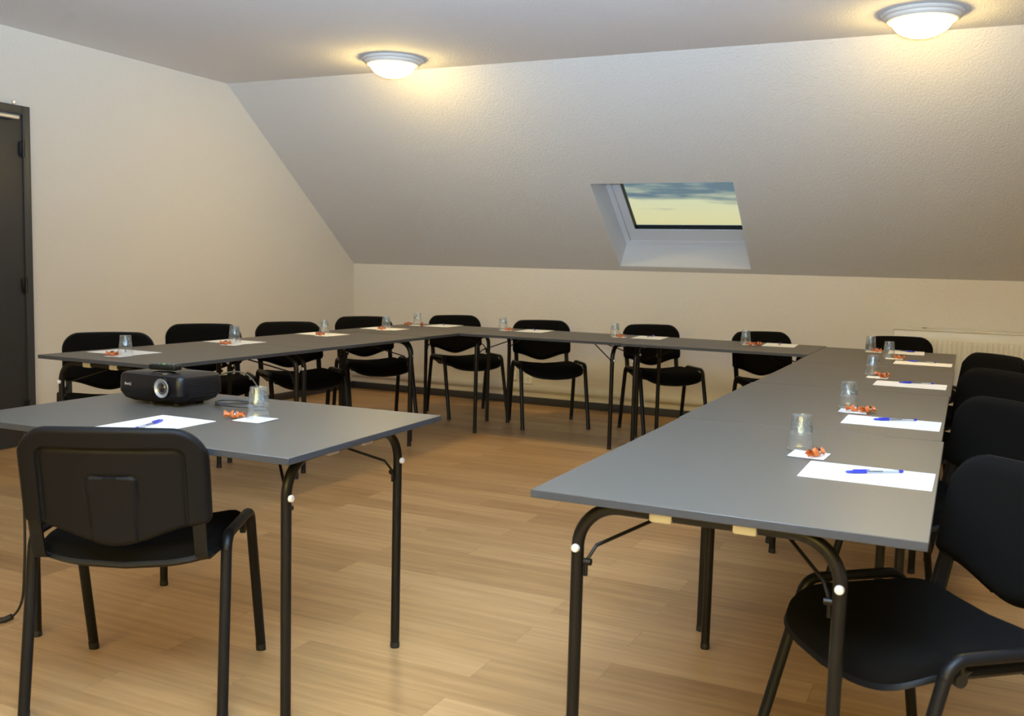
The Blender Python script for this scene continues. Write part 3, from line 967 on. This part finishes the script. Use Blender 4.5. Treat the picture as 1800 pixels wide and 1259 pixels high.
NK = T + 0.0012
settings = [
    # phrase, cup xy, napkin (x, y, rot), candies [(x, y, rot)], paper (x, y, rot), pen (x, y, rot, dz)
    ('at the near end of the right row', (-0.388, 2.690), (-0.358, 2.626, -0.06), [(-0.336, 2.606, 1.1)], (-0.192, 2.442, PI / 2 - 0.01), (-0.178, 2.469, 0.585)),
    ('at the second seat of the right row', (-0.366, 3.645), (-0.343, 3.568, 0.0), [(-0.336, 3.565, 0.2), (-0.291, 3.560, 0.9)], (-0.200, 3.374, PI / 2 - 0.01), (-0.192, 3.422, 0.52)),
    ('at the third seat of the right row', (-0.396, 4.962), (-0.365, 4.842, 0.0), [(-0.353, 4.896, -0.5), (-0.330, 4.842, 1.0)], (-0.206, 4.611, PI / 2 - 0.01), (-0.184, 4.675, 0.32)),
    ('at the fourth seat of the right row', (-0.398, 6.056), (-0.368, 6.02, 0.0), [(-0.335, 6.020, 0.2)], (-0.201, 5.797, PI / 2 - 0.01), (-0.210, 5.880, -0.05)),
    ('before the radiator in the far right corner', (-0.540, 6.512), (-0.520, 6.475, 0.0), [(-0.497, 6.470, 0.4)], (-0.328, 6.575, 0.03), (-0.350, 6.648, 2.7)),
    ('at the right end of the back row', (-1.328, 6.478), (-1.302, 6.475, 0.1), [(-1.284, 6.424, 0.2), (-1.238, 6.450, 1.2)], (-1.120, 6.605, 0.05), (-1.133, 6.655, -1.45)),
    ('at the third seat of the back row', (-2.258, 6.490), (-2.222, 6.475, 0.1), [(-2.203, 6.448, 0.3)], (-2.035, 6.612, 0.08), (-2.053, 6.69, -1.6)),
    ('at the second seat of the back row', (-3.152, 6.494), (-3.120, 6.49, 0.1), [(-3.086, 6.462, 0.2)], (-2.942, 6.618, 0.06), (-2.985, 6.70, -1.1)),
    ('at the left end of the back row', (-3.912, 6.510), (-3.905, 6.482, 0.1), [(-3.974, 6.468, 0.4), (-3.848, 6.470, 2.0)], (-3.735, 6.615, 0.04), (-3.775, 6.69, -1.05)),
    ('at the farthest seat of the left row', (-3.870, 5.992), (-3.808, 5.862, 0.3), [(-3.822, 5.862, 0.7)], (-3.870, 5.975, PI / 2 + 0.02), None),
    ('at the third seat of the left row', (-3.850, 5.208), (-3.772, 5.095, 0.3), [(-3.800, 5.098, 0.5)], (-3.868, 5.215, PI / 2), None),
    ('at the second seat of the left row', (-3.815, 4.306), (-3.735, 4.185, 0.3), [(-3.755, 4.165, 0.6)], (-3.862, 4.362, PI / 2), (-3.895, 4.405, 2.3)),
    ('at the left row seat nearest the door', (-3.700, 3.404), (-3.692, 3.352, 0.15), [(-3.712, 3.332, 0.3)], (-3.825, 3.512, PI / 2), (-3.850, 3.540, 2.4)),
    ('beside the cable coil on the presenter table', (-1.923, 2.276), (-1.921, 2.256, 0.06), [(-1.985, 2.240, 0.5)], (-2.100, 2.024, 0.01), (-2.094, 2.010, -1.27)),
]
used = set()
def first(p):
    f = id(p) not in used
    used.add(id(p))
    return f
for i, (ph, cu, na, cs, pa, pe) in enumerate(settings):
    o = place(pap0, first(pap0), (pa[0], pa[1], T + 0.0001), pa[2])
    tag(o, 'white sheet of paper lying ' + ph, 'paper', 'paper sheets laid out at the seats')
    o = place(nap0, first(nap0), (na[0], na[1], NK), na[2])
    tag(o, 'small white paper napkin lying ' + ph, 'napkin', 'white napkins laid out at the seats')
    o = place(cup0, first(cup0), (cu[0], cu[1], T + 0.0034), random.uniform(0, 6))
    tag(o, 'clear plastic cup standing upside down ' + ph, 'cup', 'upturned plastic cups at the seats')
    if pe:
        z = T + 0.0012
        o = place(pen0, first(pen0), (pe[0], pe[1], z), pe[2])
        tag(o, 'pen with blue cap on the paper ' + ph, 'pen', 'ballpoint pens on the paper sheets')
    for k, (x, y, r) in enumerate(cs):
        cd = candies0[(i + k) % 2]
        o = place(cd, first(cd), (x, y, NK + 0.0011), r)
        o.scale = (1.12, 1.15, 1.35)
        side = ''
        if len(cs) == 2:
            side = 'left one of two ' if k == 0 else 'right one of two '
        tag(o, (side + 'orange wrapped candies ' if side else 'orange wrapped candy ') + ph, 'candy', 'orange wrapped candies on the napkins')

# ================================================================== PROJECTOR
pj = empty('projector', (-2.395, 2.285, T), math.radians(-0.5))
tag(pj, 'black video projector on the presenter table, lens towards the camera', 'projector')
PW, PD, PZ0, PZ1 = 0.282, 0.205, 0.008, 0.100
bm = bmesh.new()
# body: rounded-rectangle layers (front at y = 0, rear at y = PD)
def rrect(hx, y0, y1, r, bow, n=6):
    pts = []
    for (cx, cy, a0) in ((hx - r, y1 - r, 0), (-hx + r, y1 - r, PI / 2), (-hx + r, y0 + r, PI), (hx - r, y0 + r, 1.5 * PI)):
        for k in range(n + 1):
            a = a0 + PI / 2 * k / n
            pts.append([cx + r * math.cos(a), cy + r * math.sin(a)])
    for p in pts:
        if p[1] < (y0 + y1) / 2:
            p[1] += bow * (p[0] / hx) ** 2 * (1 - (p[1] - y0) / max(1e-6, (y1 - y0)))
    return pts
layers = [(PZ0, -0.030, 0.026), (PZ0 + 0.010, -0.012, 0.010), (PZ0 + 0.026, -0.003, 0.003), (PZ0 + 0.030, -0.0005, 0.0005), (0.058, 0.0, 0.0), (PZ1 - 0.012, -0.0015, 0.0015), (PZ1 - 0.004, -0.005, 0.005), (PZ1, -0.014, 0.014)]
rings = []
for z, dx, dy in layers:
    rings.append([bm.verts.new((x, y, z + 0.006 * (1 - (x / 0.15) ** 2) * (1 if z > 0.09 else 0))) for x, y in rrect(PW / 2 + dx, dy, PD - dy, 0.022, 0.012)])
n = len(rings[0])
for r0, r1 in zip(rings, rings[1:]):
    for k in range(n):
        bm.faces.new((r0[k], r0[(k + 1) % n], r1[(k + 1) % n], r1[k]))
bm.faces.new(rings[0][::-1])
ctr = bm.verts.new((0, PD / 2, PZ1 + 0.006))
for k in range(n):
    bm.faces.new((rings[-1][k], rings[-1][(k + 1) % n], ctr))
finish('body', bm, 'proj', pj, angle=35)
LX, LZ = 0.070, 0.062
def front(name, prof, mat, parent, seg=32, dy=0.0):
    return lathe_obj(name, prof, mat, parent, seg, Matrix.Translation((LX, dy, LZ)) @ Matrix.Rotation(PI / 2, 4, 'X') @ Matrix.Diagonal((1.13, 1.13, 1.0, 1)))
lens = front('lens_hood', [(0.030, -0.004), (0.0305, 0.003), (0.028, 0.004), (0.0275, -0.002)], 'gloss', pj)
front('lens_ring', [(0.0275, 0.003), (0.0265, 0.004), (0.017, -0.001), (0.016, -0.003)], 'lensring', lens)
front('lens_barrel', [(0.0165, -0.003), (0.0165, 0.002), (0.0150, 0.003), (0.0115, 0.0005)], 'lensdark', lens)
front('lens_glass', [(0.0125, 0.0), (0.010, 0.002), (0.006, 0.0032), (0.0003, 0.0036)], 'glassdark', lens)
# vents on the right-hand side
bm = bmesh.new()
for k in range(7):
    add_box(bm, (PW / 2 - 0.0008, PD / 2 + 0.006, 0.034 + k * 0.0072), (0.003, PD * 0.62, 0.0030), 0.0006)
finish('side_vent', bm, 'vent', pj)
# stepped rib along the bottom of the side and front
for (x, y) in ((-0.02, 0.045), (0.085, 0.05), (-0.085, 0.15), (0.085, 0.15)):
    lathe_obj('foot', [(0.013, 0.0), (0.014, 0.003), (0.012, 0.010)], 'rubber', pj, 14, Matrix.Translation((x, y, 0.0003)), True, True)
# recessed glossy focus cover on top, above the lens
bm = bmesh.new()
pr = [(0.046, -0.003), (0.045, 0.002), (0.038, 0.005), (0.02, 0.007), (0.0005, 0.0075)]
add_lathe(bm, pr, 32, Matrix.Translation((0.022, 0.058, PZ1 + 0.003)) @ Matrix.Diagonal((1.0, 0.75, 1.0, 1)))
finish('focus_cover', bm, 'gloss', pj)
# maker's name on the front
def text_mesh(txt, size, name, mat, parent, loc, rot, depth=0.0004):
    cu = bpy.data.curves.new('tmp_' + name, 'FONT')
    cu.body = txt; cu.size = size; cu.extrude = depth; cu.align_x = 'CENTER'; cu.align_y = 'CENTER'
    ob = bpy.data.objects.new('tmp_' + name, cu)
    COL.objects.link(ob)
    dg = bpy.context.evaluated_depsgraph_get()
    me = bpy.data.meshes.new_from_object(ob.evaluated_get(dg))
    COL.objects.unlink(ob)
    bpy.data.objects.remove(ob); bpy.data.curves.remove(cu)
    me.name = name
    me.materials.clear(); me.materials.append(M[mat])
    o = bpy.data.objects.new(name, me)
    COL.objects.link(o); o.parent = parent
    o.location = loc; o.rotation_euler = rot
    return o
text_mesh('BenQ', 0.0125, 'front_lettering', 'logo', pj, (-0.082, 0.0012, 0.066), (PI / 2, 0, 0))

# remote control lying on the projector
rm = empty('remote_control', (-2.388, 2.362, T + PZ1 + 0.0116), math.radians(8))
tag(rm, 'slim black remote control lying on top of the projector', 'remote control')
box_obj('body', (0, 0, 0.009), (0.104, 0.042, 0.018), 'remote', rm, 0.006, seg=3)
for k in range(9):
    g = k == 4
    box_obj('button', (-0.038 + 0.0095 * k, 0.006 * (1 if k % 2 else -1), 0.0186), ((0.010, 0.008, 0.004) if g else (0.007, 0.007, 0.002)), 'green' if g else 'button', rm, 0.0007)

# signal cable: out of the rear right of the projector, up in an arc and down into a coil
px = -2.262
arc = [(-2.262 + 0.2 * q, 2.470 + 0.03 * math.sin(PI * q), T + 0.088 + 0.123 * q - 0.205 * q * q) for q in [k / 24 for k in range(25)]]
coil = []
for k in range(41):
    a = 2 * PI * 2.0 * k / 40
    rr = 1.0 - 0.14 * k / 40
    coil.append((-2.125 + 0.092 * rr * math.cos(a - 0.4) + 0.006 * math.sin(a * 0.5), 2.412 + 0.058 * rr * math.sin(a - 0.4) + 0.012 * k / 40, T + 0.0042 + 0.0085 * (k / 40) + 0.003 * (1 + math.sin(a * 1.5))))
bm = bmesh.new()
add_tube(bm, arc, 0.0026, seg=10, ref=(0, 0, 1))
cab = finish('signal_cable', bm, 'cable2')
tag(cab, 'thin olive cable arching out of the back of the projector', 'cable')
bm = bmesh.new()
add_tube(bm, bez([(-2.20, 2.49, T + 0.0038), (-2.17, 2.484, T + 0.0038)] [:0] + coil, 3), 0.0036, seg=10, ref=(0, 0, 1))
add_tube(bm, [(-2.040, 2.392, T + 0.007), (-2.020, 2.400, T + 0.007), (-2.002, 2.41, T + 0.007)], 0.0058, seg=10, ref=(0, 0, 1))
cab = finish('coiled_cable', bm, 'cable')
tag(cab, 'dark grey cable coiled on the presenter table beside the projector', 'cable')

# power cord hanging behind the presenter chair down to the floor on the left
pts = [(-2.662, 2.080, T - 0.026), (-2.690, 2.078, T - 0.05), (-2.708, 2.077, 0.62), (-2.715, 2.076, 0.5), (-2.715, 2.076, 0.30), (-2.718, 2.073, 0.19), (-2.733, 2.075, 0.09), (-2.765, 2.07, 0.034), (-2.80, 2.045, 0.0125), (-2.86, 2.00, 0.0055), (-2.96, 1.96, 0.0055), (-3.15, 1.93, 0.0055)]
cord = empty('power_cable', (-2.60, 2.10, 0))
tag(cord, 'black power cord hanging from the left end of the presenter table to the floor', 'cable')
o0 = Vector((-2.60, 2.10, 0))
tube_obj('cord', [Vector(p) - o0 for p in bez(pts, 6)], 0.0042, 'cord', cord, seg=10, ref=(0, 1, 0))
bm = bmesh.new()
add_tube(bm, [Vector((-2.772, 2.066, 0.027)) - o0, Vector((-2.79, 2.053, 0.0165)) - o0, Vector((-2.82, 2.031, 0.0125)) - o0, Vector((-2.845, 2.012, 0.0125)) - o0], 0.0105, 0.0095, 10, (0, 0, 1))
finish('connector', bm, 'rubber', cord)

# ================================================================== LIGHT
# warm fill lamps added outside the made-up rear skylight
def fill_light(name, x, sx, power, col):
    d = bpy.data.lights.new(name, 'AREA')
    d.shape = 'RECTANGLE'; d.size = sx; d.size_y = 1.15
    d.energy = power; d.color = col
    o = bpy.data.objects.new(name, d)
    COL.objects.link(o)
    o.location = RS(x, 1.0, 0.36)
    inward = -RSN
    o.rotation_euler = inward.to_track_quat('-Z', 'Y').to_euler()
    return o
FILL = 114.0
FILL_COL = (1.0, 0.74, 0.18)
fill_light('fill_rear_left', -1.6, 1.6, FILL, FILL_COL)
fill_light('fill_rear_right', 0.4, 1.6, FILL, FILL_COL)

# the photographer's flash, tilted up so that it bounces off the ceiling
d = bpy.data.lights.new('camera_flash', 'SPOT')
FLASH = 3400.0
FEL = 48.0
d.energy = FLASH; d.color = (0.48, 0.71, 1.0)
d.spot_size = math.radians(116); d.spot_blend = 1.0; d.shadow_soft_size = 0.06
o = bpy.data.objects.new('camera_flash', d)
COL.objects.link(o)
o.location = (0.03, -0.02, 1.38)
fe = math.radians(FEL)
o.rotation_euler = Vector((-math.sin(0.53) * math.cos(fe), math.cos(0.53) * math.cos(fe), math.sin(fe))).to_track_quat('-Z', 'Y').to_euler()

# sky: pale evening gradient with blue-grey cloud banks
w = bpy.data.worlds.new('evening_sky')
sc.world = w
w.use_nodes = True
nt = w.node_tree
for n in list(nt.nodes):
    nt.nodes.remove(n)
out = nt.nodes.new('ShaderNodeOutputWorld')
bg = nt.nodes.new('ShaderNodeBackground')
nt.links.new(bg.outputs[0], out.inputs[0])
tc = N(nt, 'ShaderNodeTexCoord'); sep = N(nt, 'ShaderNodeSeparateXYZ')
nt.links.new(tc.outputs['Generated'], sep.inputs[0])
rp = N(nt, 'ShaderNodeValToRGB')
mr = N(nt, 'ShaderNodeMapRange'); mr.inputs['From Min'].default_value = 0.03; mr.inputs['From Max'].default_value = 0.13
nt.links.new(sep.outputs[2], mr.inputs[0]); nt.links.new(mr.outputs[0], rp.inputs[0])
cr = rp.color_ramp
cr.elements[0].position = 0.0; cr.elements[0].color = (0.74, 0.62, 0.31, 1)
cr.elements[1].position = 1.0; cr.elements[1].color = (0.30, 0.38, 0.44, 1)
e = cr.elements.new(0.22); e.color = (0.78, 0.72, 0.40, 1)
e = cr.elements.new(0.48); e.color = (0.74, 0.77, 0.54, 1)
e = cr.elements.new(0.62); e.color = (0.76, 0.82, 0.64, 1)
mp = N(nt, 'ShaderNodeMapping'); mp.inputs['Scale'].default_value = (9.0, 9.0, 95.0); mp.inputs['Location'].default_value = (0.6, 0.2, 0.4)
nt.links.new(tc.outputs['Generated'], mp.inputs[0])
no = N(nt, 'ShaderNodeTexNoise', Scale=1.0, Detail=5.0, Roughness=0.55); nt.links.new(mp.outputs[0], no.inputs[0])
k1 = N(nt, 'ShaderNodeMath', operation='MULTIPLY_ADD')      # height weight + noise
nt.links.new(sep.outputs[2], k1.inputs[0]); k1.inputs[1].default_value = 15.0; nt.links.new(no.outputs[0], k1.inputs[2])
k2 = N(nt, 'ShaderNodeMapRange'); k2.inputs['From Min'].default_value = 1.53; k2.inputs['From Max'].default_value = 1.74
nt.links.new(k1.outputs[0], k2.inputs[0])
mx = N(nt, 'ShaderNodeMix', data_type='RGBA'); mx.inputs[7].default_value = (0.155, 0.235, 0.29, 1)
nt.links.new(k2.outputs[0], mx.inputs[0]); nt.links.new(rp.outputs[0], mx.inputs[6])
nt.links.new(mx.outputs[2], bg.inputs[0])
bg.inputs[1].default_value = 1.0

# ================================================================== CAMERA
cam = bpy.data.cameras.new('camera')
co = bpy.data.objects.new('camera', cam)
COL.objects.link(co)
cam.sensor_fit = 'HORIZONTAL'; cam.sensor_width = 36.0
cam.lens = 36.0 * 1682.56 / 1800.0
cam.clip_start = 0.05; cam.clip_end = 200
yaw, pit, rol = 0.4416, 0.0953, 0.0261
cy, sy, cp, sp = math.cos(yaw), math.sin(yaw), math.cos(pit), math.sin(pit)
fwd = Vector((-sy * cp, cy * cp, -sp)); right = Vector((cy, sy, 0)); up = right.cross(fwd)
c_, s_ = math.cos(rol), math.sin(rol)
r2 = c_ * right + s_ * up; u2 = -s_ * right + c_ * up
mw = Matrix((r2, u2, -fwd)).transposed().to_4x4()
mw.translation = Vector((0, 0, 1.2168))
co.matrix_world = mw
cam.dof.use_dof = True
cam.dof.focus_distance = 3.6
cam.dof.aperture_fstop = 6.3
sc.camera = co

vs = sc.view_settings
sc.display_settings.display_device = 'sRGB'
vs.view_transform = 'Standard'
vs.look = 'None'
vs.gamma = 1.0
vs.use_curve_mapping = False
vs.exposure = 0.06
